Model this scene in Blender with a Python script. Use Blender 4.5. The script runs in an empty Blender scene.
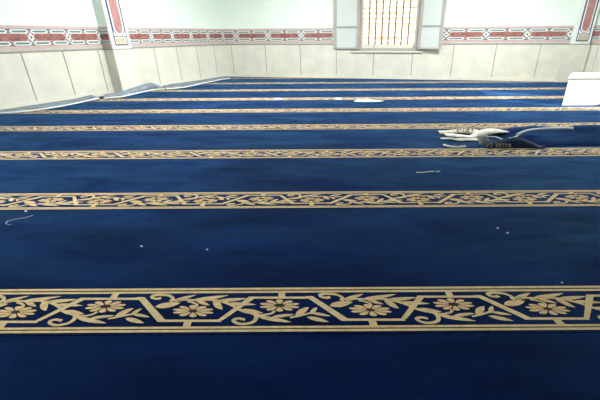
import bpy, bmesh, math, random
from mathutils import Vector, Matrix, noise

random.seed(4)
SC = bpy.context.scene
COL = SC.collection

# ------------------------------------------------------------------ camera numbers
F, CX, CY, EYE = 355.0, 330.0, 200.0, 1.2
PITCH = math.atan(165 / F)
ROLL = -0.0061
FW = Vector((0, math.cos(PITCH), -math.sin(PITCH)))
UP = Vector((0, math.sin(PITCH), math.cos(PITCH)))
RT = Vector((1, 0, 0))
EYEP = Vector((0, 0, EYE))


def ray(x, y):
    a, b = (x - CX) / F, -(y - CY) / F
    c, s = math.cos(ROLL), math.sin(ROLL)
    return FW + RT * (c * a - s * b) + UP * (s * a + c * b)


def on_floor(x, y, z=0.0):
    d = ray(x, y)
    return EYEP + d * ((z - EYE) / d.z)


def at_depth(x, y, dist):
    d = ray(x, y)
    return EYEP + d * (dist / d.y)


# ------------------------------------------------------------------ materials
def mat(name, col, rough=0.6, var=0.0, scale=6.0, bump=0.0, bscale=40.0, sheen=0.0, sheen_tint=None, spec=0.3,
        emit=None, stretch=None, coat=0.0):
    m = bpy.data.materials.new(name)
    m.use_nodes = True
    nt = m.node_tree
    b = nt.nodes['Principled BSDF']
    b.inputs['Base Color'].default_value = (*col, 1)
    b.inputs['Roughness'].default_value = rough
    b.inputs['Specular IOR Level'].default_value = spec
    if coat:
        b.inputs['Coat Weight'].default_value = coat
    if sheen:
        b.inputs['Sheen Weight'].default_value = sheen
        b.inputs['Sheen Roughness'].default_value = 0.325
        b.inputs['Sheen Tint'].default_value = (*(sheen_tint or col), 1)
    tc = nt.nodes.new('ShaderNodeTexCoord')
    mp = nt.nodes.new('ShaderNodeMapping')
    nt.links.new(tc.outputs['Object'], mp.inputs['Vector'])
    if stretch:
        mp.inputs['Scale'].default_value = stretch
    if var:
        n = nt.nodes.new('ShaderNodeTexNoise')
        n.inputs['Scale'].default_value = scale
        n.inputs['Detail'].default_value = 6
        n.inputs['Roughness'].default_value = 0.6
        nt.links.new(mp.outputs['Vector'], n.inputs['Vector'])
        r = nt.nodes.new('ShaderNodeValToRGB')
        lo = tuple(max(0, c * (1 - var)) for c in col)
        hi = tuple(min(1, c * (1 + var)) for c in col)
        r.color_ramp.elements[0].position = 0.3
        r.color_ramp.elements[1].position = 0.7
        r.color_ramp.elements[0].color = (*lo, 1)
        r.color_ramp.elements[1].color = (*hi, 1)
        nt.links.new(n.outputs['Fac'], r.inputs['Fac'])
        nt.links.new(r.outputs['Color'], b.inputs['Base Color'])
    if bump:
        n2 = nt.nodes.new('ShaderNodeTexNoise')
        n2.inputs['Scale'].default_value = bscale
        n2.inputs['Detail'].default_value = 4
        nt.links.new(tc.outputs['Object'], n2.inputs['Vector'])
        bp = nt.nodes.new('ShaderNodeBump')
        bp.inputs['Strength'].default_value = bump
        bp.inputs['Distance'].default_value = 0.01
        nt.links.new(n2.outputs['Fac'], bp.inputs['Height'])
        nt.links.new(bp.outputs['Normal'], b.inputs['Normal'])
    if emit:
        b.inputs['Emission Color'].default_value = (*emit[0], 1)
        b.inputs['Emission Strength'].default_value = emit[1]
    return m


def glass_mat():
    m = bpy.data.materials.new('frosted_glass')
    m.use_nodes = True
    nt = m.node_tree
    b = nt.nodes['Principled BSDF']
    b.inputs['Base Color'].default_value = (0.80, 0.86, 0.845, 1)
    b.inputs['Roughness'].default_value = 0.25
    out = nt.nodes['Material Output']
    t = nt.nodes.new('ShaderNodeBsdfTransparent')
    mx = nt.nodes.new('ShaderNodeMixShader')
    mx.inputs['Fac'].default_value = 0.72
    nt.links.new(t.outputs[0], mx.inputs[1])
    nt.links.new(b.outputs[0], mx.inputs[2])
    nt.links.new(mx.outputs[0], out.inputs['Surface'])
    return m


def brick_mat():
    m = bpy.data.materials.new('outdoor_brick')
    m.use_nodes = True
    nt = m.node_tree
    b = nt.nodes['Principled BSDF']
    b.inputs['Roughness'].default_value = 0.9
    tc = nt.nodes.new('ShaderNodeTexCoord')
    mp = nt.nodes.new('ShaderNodeMapping')
    mp.inputs['Rotation'].default_value = (math.pi / 2, 0, 0)
    nt.links.new(tc.outputs['Object'], mp.inputs['Vector'])
    br = nt.nodes.new('ShaderNodeTexBrick')
    br.inputs['Color1'].default_value = (0.86, 0.42, 0.34, 1)
    br.inputs['Color2'].default_value = (0.86, 0.68, 0.55, 1)
    br.inputs['Mortar'].default_value = (0.92, 0.86, 0.78, 1)
    br.inputs['Scale'].default_value = 1.0
    br.inputs['Brick Width'].default_value = 0.5
    br.inputs['Row Height'].default_value = 0.2
    br.inputs['Mortar Size'].default_value = 0.03
    nt.links.new(mp.outputs['Vector'], br.inputs['Vector'])
    n = nt.nodes.new('ShaderNodeTexNoise')
    n.inputs['Scale'].default_value = 0.9
    nm = nt.nodes.new('ShaderNodeMapping')
    nm.inputs['Location'].default_value = (3.3, 0, 1.0)
    nt.links.new(tc.outputs['Object'], nm.inputs['Vector'])
    nt.links.new(nm.outputs['Vector'], n.inputs['Vector'])
    mx = nt.nodes.new('ShaderNodeMixRGB')
    mx.inputs['Color2'].default_value = (0.93, 0.88, 0.80, 1)
    r = nt.nodes.new('ShaderNodeValToRGB')
    r.color_ramp.elements[0].position = 0.48
    r.color_ramp.elements[1].position = 0.70
    nt.links.new(n.outputs['Fac'], r.inputs['Fac'])
    nt.links.new(r.outputs['Color'], mx.inputs['Fac'])
    nt.links.new(br.outputs['Color'], mx.inputs['Color1'])
    nt.links.new(mx.outputs['Color'], b.inputs['Base Color'])
    return m


M = {
    'navy': mat('navy_pile', (0.0012, 0.0085, 0.055), 1.0, var=0.55, scale=1.6, bump=0.5, bscale=160, sheen=0.56,
                sheen_tint=(0.14, 0.43, 0.88), spec=0.05, stretch=(0.6, 2.2, 1)),
    'gold': mat('gold_yarn', (0.63, 0.49, 0.275), 1.0, var=0.18, scale=30, bump=0.4, bscale=150, spec=0.05, sheen=0.1,
                sheen_tint=(1, .9, .8)),
    'peach': mat('peach_yarn', (0.65, 0.475, 0.26), 1.0, var=0.2, scale=40, bump=0.4, bscale=150, spec=0.05, sheen=0.1,
                 sheen_tint=(1, .85, .75)),
    'brown': mat('brown_yarn', (0.06, 0.035, 0.03), 1.0, spec=0.05),
    'backing': mat('carpet_backing', (0.19, 0.23, 0.27), 0.9, var=0.45, scale=7, bump=0.4, bscale=60),
    'jute': mat('frayed_jute', (0.62, 0.56, 0.45), 0.95, var=0.25, scale=25, bump=0.5, bscale=80),
    'old_jute': mat('old_jute', (0.22, 0.19, 0.14), 0.95, var=0.3, scale=25),
    'pale': mat('pale_backing', (0.70, 0.68, 0.62), 0.9, var=0.2, scale=30, bump=0.5, bscale=60),
    'thread': mat('white_thread', (0.80, 0.82, 0.82), 0.9, var=0.1, scale=60),
    'fleck_lint': mat('white_fleck_lint', (0.92, 0.95, 0.96), 0.6, var=0.05, scale=20),  # white of the painted sun flecks and of the lint specks
    'plaster': mat('mint_plaster', (0.83, 0.925, 0.86), 0.8, var=0.02, scale=1.5, bump=0.08, bscale=25),
    'ceiling': mat('ceiling_paint', (0.85, 0.88, 0.86), 0.9, var=0.02, scale=2),
    'concrete': mat('floor_screed', (0.42, 0.41, 0.38), 0.9, var=0.2, scale=4),
    'tile': mat('cream_marble', (0.74, 0.725, 0.635), 0.35, var=0.09, scale=2.6, bump=0.04, bscale=8, spec=0.4),
    'skirt': mat('cream_skirting', (0.76, 0.73, 0.63), 0.4, var=0.06, scale=4),
    'grout': mat('painted_shadow_grey', (0.36, 0.35, 0.31), 0.9),
    'band_grey': mat('border_grey', (0.57, 0.53, 0.51), 0.4, var=0.08, scale=8),
    'band_dark': mat('border_dark', (0.25, 0.225, 0.215), 0.4, var=0.2, scale=10),
    'band_white': mat('border_white', (0.80, 0.81, 0.79), 0.4),
    'band_teal': mat('border_teal', (0.14, 0.25, 0.29), 0.4, var=0.15, scale=10),
    'band_pink': mat('border_pink', (0.68, 0.46, 0.44), 0.4, var=0.12, scale=10),
    'rose': mat('rose_marble', (0.47, 0.24, 0.23), 0.4, var=0.2, scale=10),
    'underside': mat('shade_painted_underside', (0.010, 0.024, 0.065), 0.95, var=0.5, scale=20, bump=0.5, bscale=60),  # shade under the folded end put into a dark navy colour
    'red': mat('red_marble', (0.34, 0.14, 0.125), 0.4, var=0.4, scale=14),
    'navyline': mat('slate_line', (0.10, 0.14, 0.22), 0.4),
    'strip_white': mat('strip_white', (0.88, 0.89, 0.88), 0.4),
    'beige': mat('beige_panel', (0.60, 0.51, 0.38), 0.4, var=0.12, scale=9),
    'frame': mat('window_frame_paint', (0.44, 0.41, 0.385), 0.5, var=0.05, scale=5),
    'rail': mat('window_rail_paint', (0.40, 0.39, 0.38), 0.5, var=0.05, scale=5),
    'iron': mat('grille_iron', (0.11, 0.095, 0.09), 0.6),
    'white_paint': mat('white_gloss_paint', (0.90, 0.90, 0.88), 0.35, var=0.02, scale=3),
    'glass': glass_mat(),
    'brick': brick_mat(),
    'earth': mat('outdoor_ground', (0.5, 0.42, 0.33), 0.9, var=0.2, scale=2),
}


# brushed nap: patches of pile lying one way or the other catch the light differently
_nt = M['navy'].node_tree
_tc = _nt.nodes.new('ShaderNodeTexCoord')
_mp = _nt.nodes.new('ShaderNodeMapping')
_mp.inputs['Rotation'].default_value = (0, 0, 0.35)
_mp.inputs['Scale'].default_value = (0.9, 2.6, 1)
_nz = _nt.nodes.new('ShaderNodeTexNoise')
_nz.inputs['Scale'].default_value = 1.3
_nz.inputs['Detail'].default_value = 7
_nz.inputs['Roughness'].default_value = 0.62
_nz.inputs['Distortion'].default_value = 0.8
_mr = _nt.nodes.new('ShaderNodeMapRange')
_mr.inputs['From Min'].default_value = 0.32
_mr.inputs['From Max'].default_value = 0.70
_mr.inputs['To Min'].default_value = 0.25
_mr.inputs['To Max'].default_value = 0.92
_nt.links.new(_tc.outputs['Object'], _mp.inputs['Vector'])
_nt.links.new(_mp.outputs['Vector'], _nz.inputs['Vector'])
_nt.links.new(_nz.outputs['Fac'], _mr.inputs['Value'])
_nt.links.new(_mr.outputs['Result'], _nt.nodes['Principled BSDF'].inputs['Sheen Weight'])


# ------------------------------------------------------------------ mesh helper
class MB:
    def __init__(self):
        self.v, self.f, self.m, self.mats = [], [], [], []

    def mi(self, name):
        if name not in self.mats:
            self.mats.append(name)
        return self.mats.index(name)

    def face(self, pts, m):
        i = len(self.v)
        self.v += [tuple(p) for p in pts]
        self.f.append(tuple(range(i, i + len(pts))))
        self.m.append(self.mi(m))

    def box(self, a, b, m):
        x0, y0, z0 = a
        x1, y1, z1 = b
        i = len(self.v)
        self.v += [(x0, y0, z0), (x1, y0, z0), (x1, y1, z0), (x0, y1, z0), (x0, y0, z1), (x1, y0, z1), (x1, y1, z1), (x0, y1, z1)]
        for q in ((0, 3, 2, 1), (4, 5, 6, 7), (0, 1, 5, 4), (1, 2, 6, 5), (2, 3, 7, 6), (3, 0, 4, 7)):
            self.f.append(tuple(i + k for k in q))
            self.m.append(self.mi(m))

    def prism(self, poly, y0, y1, m):
        """polygon in local x,z extruded along y from y0 (wall side) to y1 (room side)"""
        n = len(poly)
        i = len(self.v)
        self.v += [(p[0], y0, p[1]) for p in poly] + [(p[0], y1, p[1]) for p in poly]
        k = self.mi(m)
        self.f.append(tuple(i + n + q for q in range(n)))
        self.m.append(k)
        self.f.append(tuple(i + q for q in reversed(range(n))))
        self.m.append(k)
        for q in range(n):
            r = (q + 1) % n
            self.f.append((i + q, i + r, i + n + r, i + n + q))
            self.m.append(k)

    def tube(self, pts, r, m, seg=6):
        pts = [Vector(p) for p in pts]
        k = self.mi(m)
        base = len(self.v)
        for j, p in enumerate(pts):
            t = (pts[min(j + 1, len(pts) - 1)] - pts[max(j - 1, 0)]).normalized()
            u = t.cross(Vector((0, 0, 1)))
            if u.length < 1e-4:
                u = Vector((1, 0, 0))
            u.normalize()
            w = u.cross(t)
            rr = r[j] if isinstance(r, (list, tuple)) else r
            for s in range(seg):
                a = 2 * math.pi * s / seg
                self.v.append(tuple(p + u * (rr * math.cos(a)) + w * (rr * math.sin(a))))
        for j in range(len(pts) - 1):
            for s in range(seg):
                a, b = base + j * seg + s, base + j * seg + (s + 1) % seg
                self.f.append((a, b, b + seg, a + seg))
                self.m.append(k)
        self.f.append(tuple(base + s for s in reversed(range(seg))))
        self.m.append(k)
        e = base + (len(pts) - 1) * seg
        self.f.append(tuple(e + s for s in range(seg)))
        self.m.append(k)

    def loft(self, rows, m, flip=False):
        """rows: list of equal-length point lists"""
        k = self.mi(m)
        base = len(self.v)
        n = len(rows[0])
        for r in rows:
            self.v += [tuple(p) for p in r]
        for i in range(len(rows) - 1):
            for j in range(n - 1):
                q = (base + i * n + j, base + i * n + j + 1, base + (i + 1) * n + j + 1, base + (i + 1) * n + j)
                self.f.append(q[::-1] if flip else q)
                self.m.append(k)

    def build(self, name, parent=None, smooth=False, bevel=0.0, solid=0.0, clip=None, recalc=True, loc=None):
        me = bpy.data.meshes.new(name)
        me.from_pydata(self.v, [], self.f)
        for n in self.mats:
            me.materials.append(M[n])
        for p, i in zip(me.polygons, self.m):
            p.material_index = i
        if clip or recalc:
            bm = bmesh.new()
            bm.from_mesh(me)
            for (co, no) in clip or ():
                bmesh.ops.bisect_plane(bm, geom=bm.verts[:] + bm.edges[:] + bm.faces[:], plane_co=co, plane_no=no,
                                       clear_outer=True)
            if recalc:
                bmesh.ops.recalc_face_normals(bm, faces=bm.faces[:])
            bm.to_mesh(me)
            bm.free()
        if loc is not None:
            me.transform(Matrix.Translation(-Vector(loc)))
        if smooth:
            for p in me.polygons:
                p.use_smooth = True
        o = bpy.data.objects.new(name, me)
        COL.objects.link(o)
        if loc is not None:
            o.location = loc
        if parent:
            o.parent = parent
        if bevel:
            b = o.modifiers.new('bevel', 'BEVEL')
            b.width = bevel
            b.segments = 2
            b.limit_method = 'ANGLE'
        if solid:
            s = o.modifiers.new('solid', 'SOLIDIFY')
            s.thickness = solid
            s.offset = 0
        return o


def tag(o, label=None, cat=None, group=None, kind=None):
    if label:
        o['label'] = label
    if cat:
        o['category'] = cat
    if group:
        o['group'] = group
    if kind:
        o['kind'] = kind
    return o


def smoothed(pts, n=5):
    """Catmull-Rom resample of a list of tuples"""
    out = []
    P = [tuple(p) for p in pts]
    for i in range(len(P) - 1):
        p0, p1, p2, p3 = P[max(i - 1, 0)], P[i], P[i + 1], P[min(i + 2, len(P) - 1)]
        for k in range(n):
            t = k / n
            out.append(tuple(0.5 * (2 * b + (c - a) * t + (2 * a - 5 * b + 4 * c - d) * t * t + (3 * b - a - 3 * c + d) * t ** 3)
                             for a, b, c, d in zip(p0, p1, p2, p3)))
    out.append(P[-1])
    return out


# ------------------------------------------------------------------ room layout
CORNER = Vector((-3.2, 12.05, 0))                  # left wall meets back wall
LDIR = Vector((0.41500518, 0.90981905, 0))
L0 = CORNER - LDIR * 15.9                          # left wall starts behind the camera
LREF = Vector((-5.8, 6.35, 0))
LOFF = (LREF - L0).dot(LDIR)                       # s measured from LREF -> local x
BDIR = Vector((1, -0.2, 0)).normalized()
BACK_LEN = 10.15
REND = CORNER + BDIR * BACK_LEN
ROOMH = 3.3
FRONT_Y = -2.4
DADO, BAND_TOP, SKIRT = 0.945, 1.385, 0.10


def wall_matrix(origin, direction):
    a = math.atan2(direction.y, direction.x)
    return Matrix.Translation(origin) @ Matrix.Rotation(a, 4, 'Z')


def structure(o, label=None):
    o['kind'] = 'structure'
    return o


def decorate(wall, s0, s1, pitch, phase, holes=(), fpitch=None, fphase=None):
    """tiled dado, border frieze and skirting on the room side (-y) of a wall"""
    mb = MB()
    mb.box((s0, -0.012, SKIRT), (s1, 0, DADO), 'grout')
    k = math.floor((s0 - phase) / pitch)
    edges = []
    while phase + k * pitch < s1:
        edges.append(phase + k * pitch)
        k += 1
    edges.append(phase + k * pitch)
    for a, b in zip(edges, edges[1:]):
        x0, x1 = max(a + 0.011, s0), min(b - 0.011, s1)
        if x1 - x0 > 0.02:
            mb.box((x0, -0.020, SKIRT), (x1, -0.012, DADO - 0.012), 'tile')
    mb.build('tile_dado', wall)
    sk = MB()
    sk.box((s0, -0.026, 0), (s1, 0, SKIRT), 'skirt')
    sk.build('skirting', wall, bevel=0.004)
    # border frieze
    fb = MB()

    def X(z):                                       # 0..1 in the frieze -> z
        return DADO + z * (BAND_TOP - DADO)
    segs = [(s0, s1)]
    for h0, h1 in holes:
        ns = []
        for a, b in segs:
            if h1 <= a or h0 >= b:
                ns.append((a, b))
            else:
                if h0 > a:
                    ns.append((a, h0))
                if h1 < b:
                    ns.append((h1, b))
        segs = ns
    for a, b in segs:
        fb.box((a, -0.016, X(0)), (b, 0, X(1)), 'band_grey')
        fb.box((a, -0.022, X(0.0)), (b, -0.016, X(0.055)), 'grout')
        fb.box((a, -0.020, X(0.14)), (b, -0.016, X(0.22)), 'band_pink')
        fb.box((a, -0.0175, X(0.235)), (b, -0.016, X(0.885)), 'band_dark')
        fb.box((a, -0.020, X(0.93)), (b, -0.016, X(1.0)), 'band_pink')
    fp = fpitch or pitch
    f0 = phase if fphase is None else fphase
    k = math.floor((s0 - f0) / fp)
    edges = []
    while f0 + (k - 1) * fp < s1:
        edges.append(f0 + k * fp)
        k += 1
    for a, b in zip(edges, edges[1:]):
        for (h0, h1) in segs:
            def put(poly, m, y):
                p2 = [(min(max(x, h0), h1), X(z)) for x, z in poly]
                if max(p[0] for p in p2) - min(p[0] for p in p2) > 0.01:
                    fb.prism(p2, -0.016, y, m)
            w = b - a

            def hexa(u0, u1, z0, z1, e):
                return [(a + w * u0, (z0 + z1) / 2), (a + w * (u0 + e), z0), (a + w * (u1 - e), z0), (a + w * u1, (z0 + z1) / 2),
                        (a + w * (u1 - e), z1), (a + w * (u0 + e), z1)]
            # top and bottom rails: white links around slate bars
            for z in (0.255, 0.70):
                off = 0.0 if z < 0.5 else 0.5
                for u0 in ((0.02, 0.52)):
                    put(hexa(u0, u0 + 0.46, z, z + 0.16, 0.05), 'band_white', -0.022)
                    put(hexa(u0 + 0.05, u0 + 0.41, z + 0.045, z + 0.115, 0.03), 'band_teal', -0.026)
            # centre marble panel with pointed ends, and the white knot between panels
            put(hexa(0.04, 0.96, 0.40, 0.72, 0.07), 'band_pink', -0.021)
            put(hexa(0.07, 0.93, 0.425, 0.695, 0.07), 'red', -0.027)
            put([(a - w * 0.075, 0.56), (a, 0.36), (a + w * 0.075, 0.56), (a, 0.76)], 'band_white', -0.029)
            put([(a - w * 0.03, 0.56), (a, 0.48), (a + w * 0.03, 0.56), (a, 0.64)], 'band_teal', -0.032)
    fb.build('border_frieze', wall)


# floor slab and ceiling follow the room's outline
FR_R = Vector((REND.x, FRONT_Y, 0))
outline = [Vector((L0.x, FRONT_Y, 0)), FR_R, REND, CORNER]
mb = MB()
lo = [Vector((p.x, p.y, -0.15)) for p in outline]
hi = [Vector((p.x, p.y, 0.0)) for p in outline]
mb.face(hi, 'concrete')
mb.face(lo[::-1], 'concrete')
for i in range(4):
    j = (i + 1) % 4
    mb.face([lo[i], lo[j], hi[j], hi[i]], 'concrete')
structure(mb.build('floor'))
mb = MB()
lo = [Vector((p.x, p.y, ROOMH)) for p in outline]
hi = [Vector((p.x, p.y, ROOMH + 0.2)) for p in outline]
mb.face(hi, 'ceiling')
mb.face(lo[::-1], 'ceiling')
for i in range(4):
    j = (i + 1) % 4
    mb.face([lo[i], lo[j], hi[j], hi[i]], 'ceiling')
structure(mb.build('ceiling'))

# left wall
mb = MB()
mb.box((0, 0, 0), (15.9, 0.2, ROOMH), 'plaster')
wl = structure(mb.build('wall_left'))
wl.matrix_world = wall_matrix(L0, LDIR)
PIL0, PIL1, PILT = LOFF + 2.22, LOFF + 2.68, 0.29
decorate(wl, 0.4, 15.9, 0.724, LOFF + 0.607, fpitch=0.66, fphase=LOFF + 0.86)


def pilaster(wall, x0, x1, t, strip0, strip1, top_z, name='pilaster', wrap=True, foot_x0=None):
    """projecting pilaster: plaster shaft, tiled foot, frieze returning on its side, decorated strip on its face"""
    mb = MB()
    mb.box((x0, -t, 0), (x1, -0.0, ROOMH), 'plaster')
    p = mb.build(name, wall)
    foot = MB()
    fx = x0 - 0.02 if foot_x0 is None else foot_x0
    foot.box((fx, -t - 0.02, SKIRT), (x1 + 0.02, 0, DADO - 0.012), 'tile')
    foot.box((fx - 0.002, -t - 0.022, DADO - 0.012), (x1 + 0.022, 0, DADO + 0.012), 'grout')
    foot.build('tile_foot', p)
    sk = MB()
    sk.box((fx - 0.007, -t - 0.027, 0), (x1 + 0.027, 0, SKIRT), 'skirt')
    sk.build('skirting', p)
    if wrap:
        h = BAND_TOP - DADO
        fb = MB()
        fb.box((x0 - 0.016, -t, DADO + 0.012), (x0, 0, BAND_TOP), 'band_grey')
        for a, b, m in ((0.14, 0.22, 'band_pink'), (0.93, 1, 'band_pink'), (0.27, 0.40, 'band_white'), (0.71, 0.85, 'band_white'),
                        (0.43, 0.69, 'red'), (0.31, 0.36, 'band_teal'), (0.75, 0.81, 'band_teal')):
            e = 0.006 if m == 'band_teal' else 0.0
            fb.box((x0 - 0.022 - e, -t * 0.92, DADO + a * h), (x0 - 0.016, -t * 0.08, DADO + b * h), m)
        fb.build('border_frieze', p)
    # decorated strip
    st = MB()
    w = strip1 - strip0
    y = -t
    zb = DADO + 0.03
    st.box((strip0, y - 0.010, zb), (strip1, y, ROOMH), 'strip_white')

    def fr(u0, u1, z0, z1, m, d):
        st.box((strip0 + u0 * w, y - d, z0), (strip0 + u1 * w, y - 0.010, z1), m)
    # slate outline, white inside
    fr(0.13, 0.87, zb + 0.04, ROOMH - 0.1, 'navyline', 0.013)
    fr(0.19, 0.81, zb + 0.07, ROOMH - 0.13, 'strip_white', 0.016)
    # square foot panel
    z0 = zb + 0.07
    fr(0.22, 0.78, z0, z0 + 0.12, 'beige', 0.019)
    fr(0.16, 0.84, z0 + 0.135, z0 + 0.155, 'navyline', 0.019)
    # tall red panels with rounded ends
    z = z0 + 0.17
    while z < ROOMH - 0.4:
        ln = 0.95
        z1 = min(z + ln, ROOMH - 0.2)
        r = 0.25 * w
        xc = strip0 + 0.5 * w
        poly = []
        for k in range(9):
            a = math.pi + math.pi * k / 8
            poly.append((xc + r * 1.3 * math.cos(a), z + r * 1.3 + r * 1.3 * math.sin(a)))
        for k in range(9):
            a = math.pi * k / 8
            poly.append((xc + r * 1.3 * math.cos(a), z1 - r * 1.3 + r * 1.3 * math.sin(a)))
        st.prism(poly, y - 0.010, y - 0.019, 'navyline')
        sh = [(xc + (px - xc) * 0.86, (z + z1) / 2 + (pz - (z + z1) / 2) * 0.975) for px, pz in poly]
        st.prism(sh, y - 0.010, y - 0.021, 'strip_white')
        sh = [(xc + (px - xc) * 0.66, (z + z1) / 2 + (pz - (z + z1) / 2) * 0.92) for px, pz in poly]
        st.prism(sh, y - 0.010, y - 0.024, 'rose')
        z = z1 + 0.07
    st.build('ornamental_strip', p)
    return p


pilaster(wl, PIL0, PIL1, PILT, PIL0 + 0.01, PIL1 - 0.01, ROOMH)

# back wall with the window opening
W0, W1, WZ0, WZ1 = 4.20, 5.74, 0.825, 2.35
mb = MB()
mb.box((-0.2, 0, 0), (W0, 0.22, ROOMH), 'plaster')
mb.box((W1, 0, 0), (BACK_LEN + 0.2, 0.22, ROOMH), 'plaster')
mb.box((W0, 0, 0), (W1, 0.22, WZ0), 'plaster')
mb.box((W0, 0, WZ1), (W1, 0.22, ROOMH), 'plaster')
wb = structure(mb.build('wall_back'))
wb.matrix_world = wall_matrix(CORNER, BDIR)
# the dado stops under the sill, so its top edge is cut round the opening by the frame
decorate(wb, 0.0, BACK_LEN, 1.105, 1.274 - 1.105, holes=((W0 - 0.02, W1 + 0.02),), fpitch=1.03, fphase=1.40)
pilaster(wb, 9.68, 10.11, 0.14, 9.71, 10.10, ROOMH, wrap=False, foot_x0=9.53)

# window
win = bpy.data.objects.new('window_1', None)
COL.objects.link(win)
win.matrix_world = wb.matrix_world.copy()
structure(win)
fr = MB()
for a, b in (((W0 - 0.05, -0.05, WZ0 - 0.02), (W0 + 0.03, 0.2, WZ1)), ((W1 - 0.03, -0.05, WZ0 - 0.02), (W1 + 0.10, 0.2, WZ1)),
             ((W0 - 0.05, -0.05, WZ1 - 0.03), (W1 + 0.05, 0.2, WZ1 + 0.06)), ((W0 + 0.03, -0.03, WZ0 - 0.02), (W1 - 0.03, 0.2, WZ0 + 0.03))):
    fr.box(a, b, 'frame')
fr.build('window_frame', win, bevel=0.006)
sl = MB()
sl.box((W0 - 0.29, -0.060, WZ0 - 0.035), (W1 + 0.22, -0.021, WZ0 - 0.015), 'frame')
sl.box((W0 - 0.27, -0.048, WZ0 - 0.085), (W1 + 0.20, -0.021, WZ0 - 0.035), 'skirt')
sl.box((W0 - 0.29, -0.055, WZ0 - 0.108), (W1 + 0.22, -0.021, WZ0 - 0.085), 'frame')
sl.build('window_sill', win, bevel=0.005)


def casement(hinge_x, width, ang, left):
    """leaf swung open into the room and back against the wall"""
    e = bpy.data.objects.new('casement', None)
    COL.objects.link(e)
    e.parent = win
    e.location = (hinge_x, -0.05, 0)
    e.rotation_euler.z = ang
    s = -1 if left else 1
    z0, z1 = WZ0, WZ1
    m = MB()
    st = 0.085

    def bx(u0, u1, a, b, mm='frame'):
        x0, x1 = sorted((s * u0, s * u1))
        m.box((x0, -0.045, a), (x1, 0.0, b), mm)
    bx(0, st, z0, z1)
    bx(width - st, width, z0, z1)
    bx(st, width - st, z0, z0 + 0.05)
    bx(st, width - st, z1 - 0.06, z1)
    fo = m.build('casement_frame', e, bevel=0.005)
    m = MB()
    bx(st, width - st, 1.385, 1.43, 'rail')
    m.build('glazing_bar', e)
    for a, b in ((z0 + 0.05, 1.385), (1.43, z1 - 0.06)):
        g = MB()
        x0, x1 = sorted((s * st, s * (width - st)))
        g.box((x0, -0.026, a), (x1, -0.020, b), 'glass')
        g.build('glass_pane', e)


casement(W0 - 0.03, 0.76, math.radians(-3), True)
casement(W1 + 0.06, 0.66, math.radians(-10), False)

# iron grille in the opening
gr = MB()
gx0, gx1 = W0 + 0.03, W1 - 0.03
nb = 8
for i in range(1, nb):
    x = gx0 + (gx1 - gx0) * i / nb
    gr.box((x - 0.018, 0.10, WZ0 + 0.03), (x + 0.018, 0.122, WZ1 - 0.03), 'iron')
for i in range(1, 12):
    z = WZ0 + 0.03 + (WZ1 - WZ0) * i / 12
    gr.box((gx0, 0.106, z - 0.006), (gx1, 0.116, z + 0.006), 'iron')
gr.build('window_grille', win)

# right wall with a window opening (beyond the right edge of the photograph)
RDIR = Vector((0, -1, 0))
RLEN = REND.y - FRONT_Y
mb = MB()
ops = [(REND.y - 6.2, REND.y - 4.2, 1.2, 2.4)]
x = -0.2
for a, b, z0, z1 in ops:
    mb.box((x, 0, 0), (a, 0.2, ROOMH), 'plaster')
    mb.box((a, 0, 0), (b, 0.2, z0), 'plaster')
    mb.box((a, 0, z1), (b, 0.2, ROOMH), 'plaster')
    x = b
mb.box((x, 0, 0), (RLEN, 0.2, ROOMH), 'plaster')
wr = structure(mb.build('wall_right'))
wr.matrix_world = wall_matrix(REND, RDIR)
decorate(wr, 0.0, RLEN, 0.72, 0.42, holes=[(a, b) for a, b, z0, z1 in ops if z0 < BAND_TOP])
for i, (a, b, z0, z1) in enumerate(ops):
    f = MB()
    for p, q in (((a, -0.03, z0), (a + 0.05, 0.2, z1)), ((b - 0.05, -0.03, z0), (b, 0.2, z1)),
                 ((a, -0.03, z1 - 0.05), (b, 0.2, z1)), ((a, -0.03, z0), (b, 0.2, z0 + 0.05)), (((a + b) / 2 - 0.025, 0.05, z0), ((a + b) / 2 + 0.025, 0.1, z1))):
        f.box(p, q, 'frame')
    o = structure(f.build('window_%d' % (i + 2)))
    o.matrix_world = wr.matrix_world.copy()

# wall behind the camera
mb = MB()
mb.box((L0.x - 0.3, FRONT_Y - 0.2, 0), (REND.x + 0.2, FRONT_Y, ROOMH), 'plaster')
structure(mb.build('wall_front'))

# ------------------------------------------------------------------ carpet rows
# traced once: the woven vine border, in a 6x grid whose origin is (130, 280) of the nearest border
def G(X, Y):
    p = on_floor(130 + X / 6, 280 + Y / 6, 0.0134)
    return (p.x, p.y)


BAND_N, BAND_F = G(500, 312)[1], G(500, 48)[1]     # near and far edge of the border
U0 = G(40, 103)[0]
PERIOD = 167 * (on_floor(301, 297.5).x - on_floor(300, 297.5).x)


def leaf(a, b, hw, bend=0.0, n=7):
    (ax, ay), (bx, by) = a, b
    dx, dy = bx - ax, by - ay
    L = math.hypot(dx, dy)
    nx, ny = -dy / L, dx / L
    top, bot = [], []
    for i in range(n + 1):
        t = i / n
        w = 0.84 * hw * (math.sin(math.pi * t ** 0.8) ** 0.8)
        c = bend * math.sin(math.pi * t)
        px, py = ax + dx * t + nx * c, ay + dy * t + ny * c
        top.append((px + nx * w, py + ny * w))
        bot.append((px - nx * w, py - ny * w))
    return [top[i] for i in range(n + 1)], [bot[i] for i in range(n + 1)]


def stroke(pts, hw):
    P = smoothed(pts, 4)
    A, B = [], []
    for i, p in enumerate(P):
        q0, q1 = P[max(i - 1, 0)], P[min(i + 1, len(P) - 1)]
        dx, dy = q1[0] - q0[0], q1[1] - q0[1]
        L = math.hypot(dx, dy) or 1
        # the grid is squashed in Y: widen strokes sideways when they run up or down
        nx, ny = -dy / L * 1.9, dx / L
        A.append((p[0] + nx * hw, p[1] + ny * hw))
        B.append((p[0] - nx * hw, p[1] - ny * hw))
    return A, B


SHAPES = []            # (list of quads/polys in grid coordinates, material)


def add_poly(p, m='gold'):
    SHAPES.append((p, m))


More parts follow.
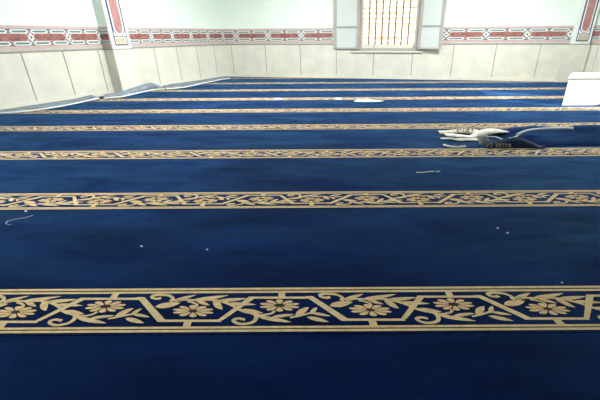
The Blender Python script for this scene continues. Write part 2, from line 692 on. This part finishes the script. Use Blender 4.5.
def add_pair(AB, m='gold'):
    A, B = AB
    for i in range(len(A) - 1):
        q = [A[i], A[i + 1], B[i + 1], B[i]]
        SHAPES.append((q, m))


def flower(cx, cy, rx, ry, ex, ey):
    for k in range(10):
        a = 2 * math.pi * (k + 0.5) / 10
        c, s = math.cos(a), math.sin(a)
        poly = []
        for r, w in ((0.20, 0.03), (0.45, 0.115), (0.75, 0.185), (0.93, 0.12), (1.0, 0.0), (0.93, -0.12), (0.75, -0.185), (0.45, -0.115), (0.20, -0.03)):
            poly.append((cx + rx * (c * r - s * w), cy + ry * (s * r + c * w)))
        SHAPES.append((poly, 'peach'))
    ring = [(cx + ex * 1.5 * math.cos(t * math.pi / 6), cy + ey * 1.5 * math.sin(t * math.pi / 6)) for t in range(12)]
    SHAPES.append((ring, 'brown'))


add_poly([(40, 103), (88, 103), (212, 240), (165, 252)])
add_poly([(165, 238), (548, 238), (548, 252), (165, 252)])
add_poly([(512, 250), (560, 240), (760, 103), (712, 103)])
add_poly([(712, 100), (1075, 100), (1075, 113), (712, 113)])
add_poly([(893, 75), (932, 75), (930, 103), (888, 103)])
add_poly([(325, 250), (370, 250), (362, 282), (315, 282)])
# upper-left vine cell
flower(378, 187, 128, 37, 17, 6.5)
add_pair(stroke([(188, 108), (158, 113), (134, 106), (142, 94), (185, 89), (235, 94), (258, 112), (240, 130)], 6.5))
add_pair(leaf((150, 162), (305, 138), 19), 'peach')
add_pair(leaf((250, 128), (400, 89), 11))
add_pair(leaf((380, 118), (595, 91), 12, 3))
add_pair(stroke([(270, 130), (330, 119), (400, 122), (470, 120), (540, 124)], 5))
add_pair(leaf((395, 122), (480, 152), 13), 'peach')
add_pair(stroke([(345, 128), (380, 136), (402, 150), (392, 166)], 5))
add_pair(leaf((498, 122), (556, 178), 24), 'peach')
add_pair(leaf((520, 124), (705, 110), 12, 2))
add_pair(leaf((590, 140), (760, 148), 11))
add_pair(stroke([(540, 126), (580, 138), (625, 158), (665, 182), (720, 196), (780, 215), (830, 226)], 7))
# lower-right vine cell
add_pair(leaf((655, 182), (800, 198), 17), 'peach')
add_pair(stroke([(740, 196), (758, 222), (738, 252), (680, 265), (632, 255), (622, 240), (650, 231), (690, 238)], 7))
add_pair(leaf((770, 222), (970, 253), 14))
add_pair(leaf((850, 222), (990, 206), 11))
add_pair(stroke([(780, 212), (815, 208), (850, 200), (868, 184)], 5))
flower(897, 153, 124, 37, 22, 7.5)
add_pair(leaf((992, 212), (1075, 163), 20), 'peach')
add_pair(stroke([(960, 226), (1010, 216), (1060, 204), (1085, 198)], 5))
add_pair(leaf((1080, 204), (1125, 163), 15))
add_pair(leaf((1085, 197), (1205, 216), 10))
add_pair(leaf((1060, 222), (1195, 252), 14))

# to metres: (u along the row from U0, v across from the near edge)
MOTIF = []
for poly, m in SHAPES:
    q = []
    for (X, Y) in poly:
        x, y = G(X, Y)
        q.append((x - U0, y - BAND_N))
    MOTIF.append((q, m))
BW = BAND_F - BAND_N
LINES = [((G(500, 60)[1] - BAND_N) / BW, 1.0), ((G(500, 79)[1] - BAND_N) / BW, (G(500, 67)[1] - BAND_N) / BW),
         ((G(500, 291)[1] - BAND_N) / BW, (G(500, 278)[1] - BAND_N) / BW), (0.0, (G(500, 298)[1] - BAND_N) / BW)]
BROWN = [((G(500, 67)[1] - BAND_N) / BW, (G(500, 60)[1] - BAND_N) / BW), ((G(500, 298)[1] - BAND_N) / BW, (G(500, 291)[1] - BAND_N) / BW)]

ROWS = [0.085, 1.338, 2.597, 3.82, 5.09, 6.33, 7.585, 8.89, 10.27, 11.55]     # border centre lines
ROW_LABEL = [
    'plain navy carpet field filling the bottom edge of the photo, nearest the viewer',
    'navy carpet row with the largest, nearest gold floral border',
    'navy carpet row whose gold border is second nearest the viewer',
    'navy carpet row under the rumpled carpet end, border just in front of it',
    'navy carpet row whose gold border runs just behind the rumpled carpet end',
    'navy carpet row on which the white platform stands at the right',
    'navy carpet row with painted sun flecks along its gold border, far in front of the window',
    'navy carpet row just behind the painted sun flecks, two rows short of the window wall',
    'thin distant navy carpet row with the last full-width gold border before the window wall',
    'sliver of navy carpet row in the far left corner under the back wall',
]
XL, XR = -9.6, REND.x - 0.04
LN = Vector((-LDIR.y, LDIR.x, 0))                  # out of the room through the left wall
BN = Vector((-BDIR.y, BDIR.x, 0))
TOP = 0.012
PH2 = on_floor(350, 195).x                         # where the second border's clean diagonal tops out
ROWS = [(BAND_N + BAND_F) / 2 if k == 1 else c * (EYE - 0.0134) / EYE for k, c in enumerate(ROWS)]
carpets = []
for i, c in enumerate(ROWS):
    near = c - BW / 2 - 0.012
    far = (ROWS[i + 1] - BW / 2 - 0.012 - 0.004) if i + 1 < len(ROWS) else 13.0
    flip = i % 2 == 0
    mb = MB()
    mb.box((XL, near, 0.0005), (XR, far, TOP), 'navy')
    b0 = c - BW / 2
    z = TOP + 0.0014
    for v0, v1 in LINES:
        mb.face([(XL, b0 + v0 * BW, z), (XR, b0 + v0 * BW, z), (XR, b0 + v1 * BW, z), (XL, b0 + v1 * BW, z)], 'gold')
    for v0, v1 in BROWN:
        mb.face([(XL, b0 + v0 * BW, z - 0.0006), (XR, b0 + v0 * BW, z - 0.0006), (XR, b0 + v1 * BW, z - 0.0006), (XL, b0 + v1 * BW, z - 0.0006)], 'brown')
    if i == 1:
        ph = U0
    elif i == 2:
        ph = PH2 - 0.19
    else:
        ph = random.uniform(0, PERIOD)
    k0 = math.floor((XL - ph) / PERIOD) - 1
    n = int((XR - XL) / PERIOD) + 3
    lift = 0
    for k in range(k0, k0 + n):
        for q, m in MOTIF:
            lift = (lift + 1) % 7
            zz = z + lift * 0.00012 + (0.0008 if m == 'brown' else 0)
            pts = [(ph + k * PERIOD + u, (b0 + BW - v) if flip else (b0 + v), zz) for u, v in q]
            if max(p[0] for p in pts) < XL or min(p[0] for p in pts) > XR:
                continue
            if flip:
                pts = pts[::-1]
            mb.face(pts, m)
    clip = [(CORNER - LN * 0.05, LN), (CORNER - BN * 0.05, BN), (Vector((XR, 0, 0)), Vector((1, 0, 0)))]
    o = mb.build('prayer_carpet', None, clip=clip, recalc=False)
    # every upward face must look up
    for p in o.data.polygons:
        if len(p.vertices) and abs(p.normal.z) > 0.9 and p.center.z > TOP + 0.0003 and p.normal.z < 0:
            p.flip()
    tag(o, ROW_LABEL[i], 'carpet', 'navy prayer carpet rows with gold vine borders')
    carpets.append(o)


# carpet ends curled up against the left wall, pale backing showing
def wall_point(x, y, off):
    P0 = LREF - LN * off
    d = ray(x, y)
    t = (P0 - EYEP).dot(LN) / d.dot(LN)
    return EYEP + d * t


def curl(parent, bottom, top, name='curled_edge', offs=0.05):
    B = smoothed(bottom, 5)
    T = smoothed(top, 5)
    rows = []
    for j in range(len(B)):
        b = on_floor(B[j][0], B[j][1], TOP + 0.006)
        t = wall_point(T[j][0], T[j][1], offs)
        t.z = max(t.z, TOP + 0.012)
        w = noise.noise(Vector((j * 0.35, parent.name.__len__(), 1.7)))
        out = (b - t)
        out.z = 0
        out = out.normalized() if out.length > 1e-4 else Vector((0, -1, 0))
        r = []
        for q in range(7):
            u = q / 6
            p = b.lerp(t, u)
            p += out * (0.05 * math.sin(math.pi * u) * (1 + 0.5 * w)) + Vector((0, 0, 0.02 * math.sin(math.pi * u)))
            r.append(p)
        # lip that rolls over towards the wall
        r.append(t + Vector((0, 0, 0.012)) - out * 0.012)
        r.append(t - out * 0.03 + Vector((0, 0, -0.015)))
        rows.append(r)
    m = MB()
    m.loft(rows, 'backing')
    o = m.build(name, parent, smooth=True, solid=0.008)
    tag(o, 'pale backing of the curled-up end')
    e = MB()
    e.tube([on_floor(x, y, TOP + 0.02) + Vector((0, 0.0, 0.006)) for x, y in B], 0.014, 'thread')  # white tube along the foot of the curl
    tag(e.build('rim', parent, smooth=True), 'whitish rim along the curled end')
    return o


curl(carpets[5], [(-12, 114.5), (15, 112.6), (45, 109.2), (72, 104.5), (99, 98.6)], [(-12, 113), (12, 111), (40, 107), (66, 102), (92, 95.5)])
curl(carpets[6], [(104, 98.5), (122, 97.0), (138, 93.2), (153, 90.2), (165, 89.2)], [(104, 95.2), (118, 93.0), (134, 88.2), (150, 83.6), (161, 86.8)], offs=0.34)
curl(carpets[7], [(166, 89.2), (175, 88.5), (186, 87.2), (196, 85.2), (204, 83.0)], [(163, 86.6), (173, 84.4), (185, 83.2), (194, 82.2), (203, 80.8)])
curl(carpets[8], [(204, 83.2), (213, 81.5), (222, 79.6), (230, 78.6)], [(203, 81), (212, 79), (221, 77.4), (228, 76.6)])

# ------------------------------------------------------------------ white platform at the right
bx = MB()
x0, x1, y0, y1 = 4.245, REND.x - 0.06, 6.60, 7.10
SL = (y1 - y0) * 0.75                               # the left end runs back at a slant
def slab(mb, xa, ya, za, zb, m):
    p = [(xa, ya), (x1, ya), (x1, y1), (xa + SL * (y1 - ya) / (y1 - y0), y1)]
    mb.face([(a, b, zb) for a, b in p], m)
    mb.face([(a, b, za) for a, b in p[::-1]], m)
    for i in range(4):
        j = (i + 1) % 4
        mb.face([(*p[i], za), (*p[j], za), (*p[j], zb), (*p[i], zb)], m)
slab(bx, x0 + 0.005, y0, TOP, 0.465, 'white_paint')
pl = bx.build('low_platform', None, bevel=0.006, loc=((x0 + x1) / 2, (y0 + y1) / 2, TOP))
tag(pl, 'low white platform standing on the carpet by the right wall', 'platform')
t_ = MB()
slab(t_, x0 - 0.03, y0 - 0.035, 0.482, 0.525, 'white_paint')
o = t_.build('top_slab', pl, bevel=0.006)
o.matrix_parent_inverse = pl.matrix_world.inverted() if False else Matrix.Translation(-Vector(pl.location))
t_ = MB()
slab(t_, x0 + 0.01, y0 + 0.005, 0.463, 0.484, 'grout')  # shadow under the slab's edge put in as a grey strip
o = t_.build('painted_shadow_line', pl)
o.matrix_parent_inverse = Matrix.Translation(-Vector(pl.location))

# ------------------------------------------------------------------ rumpled carpet end
root = bpy.data.objects.new('rumpled_carpet', None)
COL.objects.link(root)
RO = Vector((3.0, 4.4, TOP))
root.location = RO
tag(root, 'loose end of navy carpet bunched up with frayed white backing strips', 'carpet')
INV = Matrix.Translation(-RO)


def child(m, name, **k):
    o = m.build(name, root, **k)
    o.matrix_parent_inverse = INV
    return o


NX, NY = 56, 26
FX0, FX1 = 1.98, 5.2


def fold_h(a, b):
    """a along x 0..1, b across 0 (near)..1 (far)"""
    rise = min(1, a / 0.13)
    rise = rise * rise * (3 - 2 * rise)
    prof = math.sin(math.pi * min(1, b / 1.0) ** 1.15) ** 0.75 if 0 < b < 1 else 0
    h = 0.112 * rise * prof
    h += 0.022 * rise * prof * math.sin(9 * a + 7 * b) + 0.016 * rise * prof * math.sin(23 * a - 5 * b + 1)
    h += 0.02 * rise * prof * noise.noise(Vector((a * 9, b * 4, 0)))
    return max(h, 0)


top, bot = [], []
for i in range(NX + 1):
    a = i / NX
    x = FX0 + (FX1 - FX0) * a
    nearD = 3.93 + 0.10 * min(1, max(0, (a - 0.12) / 0.2)) + 0.02 * math.sin(14 * a)
    farD = 4.70 - 0.15 * max(0, 1 - a / 0.15) + 0.02 * math.sin(11 * a + 1)
    r, r2 = [], []
    for j in range(NY + 1):
        b = j / NY
        D = nearD + (farD - nearD) * b
        r.append(Vector((x + 0.06 * math.sin(6 * b) * (1 - a), D, TOP + 0.004 + fold_h(a, b))))
        r2.append(Vector((r[-1].x, D, TOP + 0.001)))
    top.append(r)
    bot.append(r2)
m = MB()
m.loft(top, 'navy')
m.loft(bot, 'navy', flip=True)
m.loft([top[0], bot[0]], 'navy')
m.loft([top[-1], bot[-1]], 'navy')
m.loft([[r[0] for r in top], [r[0] for r in bot]], 'navy')
m.loft([[r[-1] for r in top], [r[-1] for r in bot]], 'navy')
child(m, 'folded_carpet', smooth=True)

def strip(topl, botl, D0, D1, mname, name, solid=0.005, label=None):
    T, B = smoothed(topl, 4), smoothed(botl, 4)
    rows = []
    for j, (t, b) in enumerate(zip(T, B)):
        p = at_depth(t[0], t[1], D1)
        q = at_depth(b[0], b[1], D0)
        p.z = max(p.z, TOP + 0.012)
        q.z = max(q.z, TOP + 0.008)
        mid = (p + q) / 2 + Vector((0, -0.004, 0.004 + 0.006 * math.sin(j * 1.7)))
        rows.append([p, mid, q])
    mm = MB()
    mm.loft(rows, mname)
    o = child(mm, name, smooth=True, solid=solid)
    if label:
        tag(o, label)
    return o


strip([(438, 132.2), (446, 130.6), (455, 129.5), (466, 128.8), (478, 129.8)], [(439.5, 135.4), (447, 134.4), (456, 133.2), (466, 133.2), (478, 134)], 4.55, 4.72, 'jute', 'torn_strip')
strip([(444, 133.6), (452, 133.8), (462, 134.8), (474, 136.8)], [(446, 136), (453, 136.8), (462, 138.4), (474, 141)], 4.36, 4.46, 'thread', 'torn_strip', label='white torn backing strip')
strip([(451, 138), (464, 139.8), (480, 139.5)], [(452, 139.7), (464, 142), (481, 143.2)], 4.22, 4.32, 'jute', 'torn_strip')
strip([(440, 137.8), (447, 139), (453, 139.2)], [(441, 139.4), (447, 140.6), (453, 140.4)], 4.30, 4.36, 'thread', 'torn_strip', label='white torn backing strip')
strip([(470, 135.5), (477, 131.2), (485, 129), (494, 128.8), (506, 130.6), (519, 130.8)], [(473, 141), (480, 137), (488, 134.8), (496, 133.2), (508, 132.4), (519, 132)], 4.36, 4.52, 'pale', 'backing_flap', label='white flap of carpet backing')
strip([(477, 136), (478.6, 143), (480.5, 149.6)], [(488, 135), (485.6, 143), (482.6, 150)], 4.06, 4.07, 'pale', 'hanging_strip', label='white tapering backing strip hanging down')
strip([(486, 140), (500, 139.5), (516, 137), (524, 138.5), (534, 143), (544, 149.5)], [(486, 149.4), (500, 150.4), (516, 150.8), (524, 151), (534, 151.2), (544, 151)], 3.90, 3.98, 'underside', 'folded_underside', label='underside of the folded end with its shade painted dark')


def tufts(p0, p1, n, ln, r, D, mname='jute'):
    mm = MB()
    for q in range(n):
        t = (q + random.random() * 0.7) / n
        x = p0[0] + (p1[0] - p0[0]) * t
        y = p0[1] + (p1[1] - p0[1]) * t
        a = at_depth(x, y, D)
        k = ln * random.uniform(0.6, 1.2)
        b = at_depth(x + random.uniform(-1.5, 1.0), y + k, D - 0.04)
        b.z = max(b.z, TOP + r)
        a.z = max(a.z, TOP + r)
        mm.tube([a, (a + b) / 2 + Vector((random.uniform(-.01, .01), -0.008, 0)), b], r, mname, 4)
    child(mm, 'fringe')


tufts((453, 126.2), (474, 127), 13, 5.0, 0.008, 4.60)
tufts((487, 142), (512, 144), 14, 5.5, 0.0045, 3.88, 'old_jute')


def string(px, D, r, name='loose_thread'):
    pts = [at_depth(x, y, d) for (x, y), d in zip(px, D)]
    for p in pts:
        p.z = max(p.z, TOP + r + 0.001)
    P = [Vector(p) for p in smoothed([tuple(p) for p in pts], 4)]
    mm = MB()
    mm.tube(P, r, 'thread')
    return child(mm, name, smooth=True)


string([(443, 147.8), (449, 150), (457, 151.2), (465, 150.2)], [4.05, 3.98, 3.95, 3.98], 0.011)
string([(486, 139.5), (497, 142.2), (506, 141.8), (512, 138.5), (521, 134.5)], [4.2, 4.1, 4.08, 4.1, 4.25], 0.009)
string([(503, 142.3), (508, 138.8), (515, 137.2), (522, 133)], [4.08, 4.1, 4.12, 4.28], 0.009)
string([(484, 137.5), (494, 136.8), (503, 139.5), (507, 141.5)], [4.2, 4.2, 4.1, 4.08], 0.007)


string([(517, 134.6), (523, 132), (530, 130), (541, 128.9), (556, 128.4), (573, 128.4)], [4.1, 4.15, 4.2, 4.24, 4.28, 4.3], 0.013, 'bound_edge')

# ------------------------------------------------------------------ litter and painted sun flecks on the carpet
def thread_thing(px, r, label, cat='thread', group=None):
    pts = [on_floor(x, y, TOP + r) for x, y in px]
    c = pts[len(pts) // 2]
    P = smoothed([tuple(p) for p in pts], 5)
    mm = MB()
    mm.tube(P, r, 'thread')
    o = mm.build('loose_thread', None, smooth=True, loc=(c.x, c.y, TOP))
    return tag(o, label, cat, group)


thread_thing([(11, 224.8), (7, 224.2), (6, 222.8), (9, 220.6), (17, 218.8), (25, 217.6), (33, 215.4)], 0.0017,
             'thin curved white thread on navy carpet at far left, nearer than the second border')
thread_thing([(416, 172.4), (422, 172.6), (428, 172), (434.5, 171.6)], 0.0055, 'short straight white thread on navy carpet in front of the rumpled carpet end')
thread_thing([(436.5, 171.9), (440, 171.4)], 0.0055, 'tiny white fibre just right of the short straight white thread')


def fleck(poly, h, label, name='sun_fleck_patch', cat='fleck', group=None):  # thin raised patches: sun flecks painted white on the carpet, and lint
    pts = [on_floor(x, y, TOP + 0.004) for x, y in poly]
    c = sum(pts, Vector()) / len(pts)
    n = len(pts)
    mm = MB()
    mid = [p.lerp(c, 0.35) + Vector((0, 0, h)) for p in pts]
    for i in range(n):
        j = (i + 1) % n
        mm.face([pts[i], pts[j], mid[j], mid[i]], 'fleck_lint')
        mm.face([Vector((pts[j].x, pts[j].y, TOP + .0015)), pts[j], pts[i], Vector((pts[i].x, pts[i].y, TOP + .0015))][::-1], 'fleck_lint')
    mm.face(mid, 'fleck_lint')
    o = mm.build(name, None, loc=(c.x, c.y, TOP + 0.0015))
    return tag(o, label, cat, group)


def oval(cx, cy, rx, ry, n=10):
    return [(cx + rx * math.cos(2 * math.pi * k / n) * (0.85 + 0.2 * random.random()), cy + ry * math.sin(2 * math.pi * k / n)) for k in range(n)]


fleck(oval(277.5, 99, 4.3, 0.7), 0.008, 'white scrap of painted sunlight on a distant gold border left of the window')
fleck(oval(338.5, 98.6, 4.5, 0.6), 0.008, 'white scrap of painted sunlight on a distant gold border straight below the left window leaf')
fleck([(354, 101.4), (358, 99.2), (366, 98.8), (374, 99.8), (384, 100.8), (376, 101.6), (364, 101.8)], 0.006, 'largest pale scrap of painted sunlight on navy carpet in front of the window')
fleck(oval(25.8, 211.2, 1.5, 0.6), 0.004, 'white lint speck on navy carpet at far left above the curved thread', 'lint_speck', 'lint', 'lint specks on the carpet')
fleck(oval(497.8, 228, 1.2, 0.5), 0.003, 'white lint speck on navy carpet at right below second border', 'lint_speck', 'lint', 'lint specks on the carpet')
fleck(oval(507.5, 232.8, 1.2, 0.5), 0.003, 'white lint speck just right of and nearer than its neighbour at right', 'lint_speck', 'lint', 'lint specks on the carpet')
fleck(oval(562, 282.6, 1.2, 0.5), 0.003, 'white lint speck close behind the nearest border at far right', 'lint_speck', 'lint', 'lint specks on the carpet')

fleck(oval(141.5, 246, 1.6, 0.5), 0.003, 'white lint speck in the middle of the broad field left of centre', 'lint_speck', 'lint', 'lint specks on the carpet')
fleck(oval(207, 249.5, 1.0, 0.5), 0.003, 'tiny lint speck just above the nearest border, left of the photo centre', 'lint_speck', 'lint', 'lint specks on the carpet')

# ------------------------------------------------------------------ outside the window
mb = MB()
mb.box((-3, 3.2, -0.2), (16, 3.6, 7), 'brick')
bb = mb.build('brick_building')
bb.matrix_world = wall_matrix(CORNER, BDIR)
tag(bb, 'sunlit pinkish brick building seen outside through the window grille', 'building')
mb = MB()
mb.box((-30, -25, -0.4), (40, 45, -0.2), 'earth')
structure(mb.build('ground'))

# ------------------------------------------------------------------ light
w = bpy.data.worlds.new('World')
SC.world = w
w.use_nodes = True
bg = w.node_tree.nodes['Background']
bg.inputs['Color'].default_value = (0.94, 1.0, 0.96, 1)
bg.inputs['Strength'].default_value = 2.0


def area(name, loc, rot, sx, sy, power, col=(1, 1, 1)):
    l = bpy.data.lights.new(name, 'AREA')
    l.shape = 'RECTANGLE'
    l.size, l.size_y = sx, sy
    l.energy = power
    l.color = col
    o = bpy.data.objects.new(name, l)
    COL.objects.link(o)
    o.location = loc
    o.rotation_euler = rot
    return o


# daylight in the right wall's windows
for (a, b, z0, z1), pw in zip(ops, (90,)):
    area('window_daylight', (REND.x - 0.02, REND.y - (a + b) / 2, (z0 + z1) / 2), (0, math.radians(90), 0), z1 - z0, b - a, pw, (0.97, 1.0, 0.97))
# unseen fill lamps added at ceiling height to brighten walls and carpet
for i, (x, y, pw) in enumerate(((-2.2, 7.2, 235), (3.4, 7.6, 280), (-3.0, 3.0, 122), (-0.8, 9.2, 85))):
    area('ceiling_fill_light', (x, y, ROOMH - 0.03), (0, 0, 0), 1.3, 0.3, pw, (0.96, 1.0, 0.95))

sun = bpy.data.lights.new('sun', 'SUN')
sun.energy = 9
sun.angle = 0.01
sun.color = (1, 0.96, 0.88)
so = bpy.data.objects.new('sun', sun)
COL.objects.link(so)
so.rotation_euler = Vector((-2.7, 2.1, -1.8)).to_track_quat('-Z', 'Y').to_euler()

# ------------------------------------------------------------------ camera
cd = bpy.data.cameras.new('camera')
cd.sensor_width = 36
cd.lens = F / 600 * 36
cd.shift_x = (300 - CX) / 600
cd.clip_start = 0.02
co = bpy.data.objects.new('camera', cd)
COL.objects.link(co)
c, s = math.cos(ROLL), math.sin(ROLL)
xr = RT * c + UP * s
yu = -RT * s + UP * c
R = Matrix((xr, yu, -FW)).transposed()
co.matrix_world = Matrix.Translation(EYEP) @ R.to_4x4()
SC.camera = co

SC.view_settings.view_transform = 'Standard'
SC.view_settings.look = 'None'
SC.view_settings.gamma = 1
SC.view_settings.exposure = 0
SC.cycles.use_denoising = True
SC.cycles.max_bounces = 10
